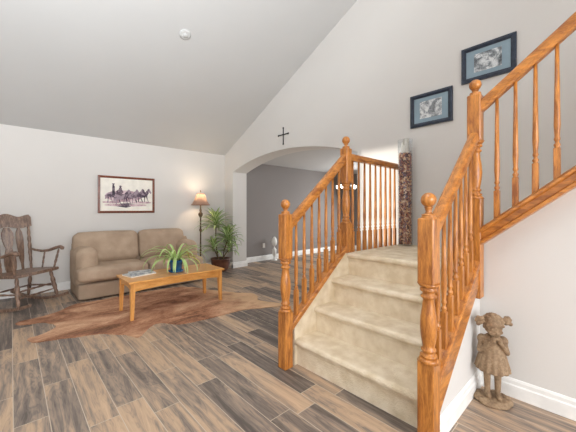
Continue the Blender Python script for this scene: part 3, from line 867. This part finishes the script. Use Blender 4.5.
for i in range(9):
    a = rr.uniform(0, 2 * PI); r_ = rr.uniform(.01, .05); hgt = rr.uniform(.08, .16)
    c = Vector((vx + r_ * math.cos(a), vy + r_ * math.sin(a), vz + 1.03))
    d = Vector((rr.uniform(-.03, .03), rr.uniform(-.03, .03), hgt)); dx_ = Vector((math.sin(a), -math.cos(a), 0)) * .03
    v = [m.bm.verts.new(p) for p in (c - dx_, c + dx_, c + d + dx_ * .5, c + d * 1.08, c + d - dx_ * .6, c + d * .5 + Vector((math.cos(a), math.sin(a), 0)) * .012)]
    m.bm.faces.new((v[0], v[1], v[2], v[5])); m.bm.faces.new((v[5], v[2], v[3], v[4])); m.bm.faces.new((v[0], v[5], v[4]))
o = tag(m.build('tissue_paper', M['paper'], loc=(vx, vy, vz + 1.03)), 'crumpled white paper on top of the dried petals in the glass vase', 'paper')

# ------------------------------------------------------------------ garden statue of a girl
sg = thing('girl_statue', (2.215, .497, 0), 'brown stone statue of a girl with raised hands standing on the floor below the stairs', 'statue', rz=R(-64))
# local: front faces -y
f_ = MB()
def cap(a, b, r0, r1, n=10):
    a, b = Vector(a), Vector(b)
    f_.tube([a.lerp(b, i / 4) for i in range(5)], [r0 + (r1 - r0) * i / 4 for i in range(5)], n)
    f_.ell(a, (r0,) * 3, 10); f_.ell(b, (r1,) * 3, 10)
for s in (-1, 1):
    f_.ell((s * .028, -.022 - .006 * s, .045), (.018, .036, .015), 12)
    cap((s * .027, -.002, .05), (s * .030, .0, .23), .0155, .023)
f_.lathe([(.086, .198), (.094, .205), (.088, .23), (.076, .28), (.062, .325), (.056, .345), (.056, .37), (.052, .395), (.034, .412), (.02, .425)], n=72, mod=lambda a, z: 1 + (.055 * math.cos(15 * a) * max(0, min(1, (.36 - z) / .15))))
cap((0, 0, .40), (0, -.006, .445), .020, .019)
for s in (-1, 1):
    f_.ell((s * .056, .0, .382), (.028, .030, .030), 12)                      # puffed sleeve
    el_ = (s * .073, -.020, .318); hd = (s * .016 + .006, -.070, .395)
    cap((s * .060, -.002, .375), el_, .017, .015); cap(el_, hd, .015, .011)
    f_.ell((hd[0], hd[1], hd[2] + .012), (.012, .011, .016), 10)
    for k in range(4):                                                        # fingers folded together under the chin
        cap((hd[0] - s * .004 + (k - 1.5) * .0062, hd[1] - .007, hd[2] + .014), (hd[0] - s * .006 + (k - 1.5) * .0055, hd[1] - .010, hd[2] + .030 - abs(k - 1.3) * .002), .0036, .0030, 6)
    cap((hd[0] - s * .010, hd[1] + .002, hd[2] + .008), (hd[0] - s * .014, hd[1] - .004, hd[2] + .024), .004, .0034, 6)
HT = Matrix.Translation((0, -.012, .475)) @ Matrix.Rotation(R(22), 4, 'X') @ Matrix.Rotation(R(8), 4, 'Z')
def he(c, r, n=12): f_.ell(HT @ Vector(c), r, n, HT.to_3x3().to_4x4())
he((0, 0, 0), (.050, .054, .058), 18)
he((0, -.040, -.024), (.032, .022, .026))                                     # jaw and chin
he((0, -.056, -.010), (.007, .010, .010)); he((0, -.055, -.030), (.012, .006, .004))
for s in (-1, 1):
    he((s * .020, -.047, .004), (.010, .007, .006)); he((s * .020, -.049, .014), (.013, .006, .004)); he((s * .028, -.040, -.016), (.014, .012, .012)); he((s * .050, .0, -.006), (.006, .010, .014))
o = f_.build('figure', M['stone'], sg, world=False, recalc=False)
rm = o.modifiers.new('fuse', 'REMESH'); rm.mode = 'VOXEL'; rm.voxel_size = .0026; rm.use_smooth_shade = True
smo = o.modifiers.new('soften', 'SMOOTH'); smo.factor = .5; smo.iterations = 2
f_ = MB()
rr = random.Random(12)
he((0, .008, .016), (.054, .054, .052), 16)
for i in range(60):
    a = rr.uniform(-.15 * PI, 1.15 * PI); e = rr.uniform(.05, 1.4)
    he((.053 * math.cos(a) * math.cos(e), .008 + .053 * math.sin(a) * math.cos(e), .014 + .053 * math.sin(e)), (.012, .012, .010), 7)
for i in range(9): he((-.042 + .0105 * i, -.044 + .0009 * (i - 4) ** 2, .036 - .0008 * (i - 4) ** 2), (.010, .010, .011), 7)
for s in (-1, 1):
    for i in range(16):
        he((s * (.066 + rr.uniform(-.010, .024)), .004 + rr.uniform(-.016, .016), .030 + rr.uniform(-.022, .026)), (.013, .012, .013), 7)
o = f_.build('hair', M['stone'], sg, world=False, recalc=False)
rm = o.modifiers.new('fuse', 'REMESH'); rm.mode = 'VOXEL'; rm.voxel_size = .0026; rm.use_smooth_shade = True
f_ = MB()
f_.ell((0, -.005, .016), (.108, .088, .020), 24)
for i in range(46):
    a = rr.uniform(0, 2 * PI); q = rr.uniform(.55, .95)
    f_.ell((.104 * q * math.cos(a), -.005 + .084 * q * math.sin(a), .022 + .010 * (1 - q)), (.016, .014, .011), 7)
f_.lathe([(.104, 0), (.108, .008), (.10, .018)], n=28, c=(0, -.005, .0015), mod=lambda a, z: .92 + .04 * math.sin(5 * a) - .06 * abs(math.sin(a)))
o = f_.build('base', M['stone'], sg, world=False, recalc=False)
rm = o.modifiers.new('fuse', 'REMESH'); rm.mode = 'VOXEL'; rm.voxel_size = .003; rm.use_smooth_shade = True

# ------------------------------------------------------------------ dining room bits
ou = thing('wall_outlet', (4.37, YA, .35), 'white power outlet on the grey dining room wall', 'outlet')
MB().box((4.335, YA - .007, .293), (4.405, YA - .0005, .407), .003, 1).build('cover_plate', M['white_plastic'], ou)
for z in (.33, .37): MB().box((4.355, YA - .010, z - .014), (4.385, YA - .0065, z + .014), .002, 1).build('socket', M['trim'], ou)
gl_ = thing('globe_ornament', (4.56, 5.38, 0), 'white rounded ornament on a slim white stand by the grey dining wall', 'ornament')
m = MB(); m.lathe([(.07, 0), (.07, .012), (.02, .03), (.016, .10), (.045, .13), (.05, .26), (.02, .29), (.016, .33)], n=20); m.build('stand', M['white_plastic'], gl_, world=False)
m = MB(); m.lathe([(.02, .33), (.055, .37), (.066, .43), (.058, .49), (.035, .54), (.012, .56)], n=20); m.build('globe', M['white_plastic'], gl_, world=False)

ch = thing('chandelier', (6.2, 4.5, ZD), 'lit chandelier with white glass shades hanging in the dining room beyond the arch', 'chandelier')
MB().lathe([(.01, -.03), (.05, -.02), (.06, 0)], n=16).build('canopy', M['bronze'], ch, world=False)
MB().lathe([(.012, -.58), (.03, -.56), (.02, -.50), (.008, -.46), (.008, -.02)], n=12).build('stem', M['bronze'], ch, world=False)
for k in range(5):
    a = R(43) + 2 * PI * k / 5; c_, s_ = math.cos(a), math.sin(a)
    ar = MB().tube([(0, 0, -.55), (.10 * c_, .10 * s_, -.60), (.19 * c_, .19 * s_, -.58), (.22 * c_, .22 * s_, -.54)], .008, 8).build('arm', M['bronze'], ch, world=False)
    MB().lathe([(.020, -.545), (.04, -.52), (.046, -.48), (.042, -.46)], c=(.22 * c_, .22 * s_, 0), n=16).build('glass_shade', M['bulb'], ar, world=False)
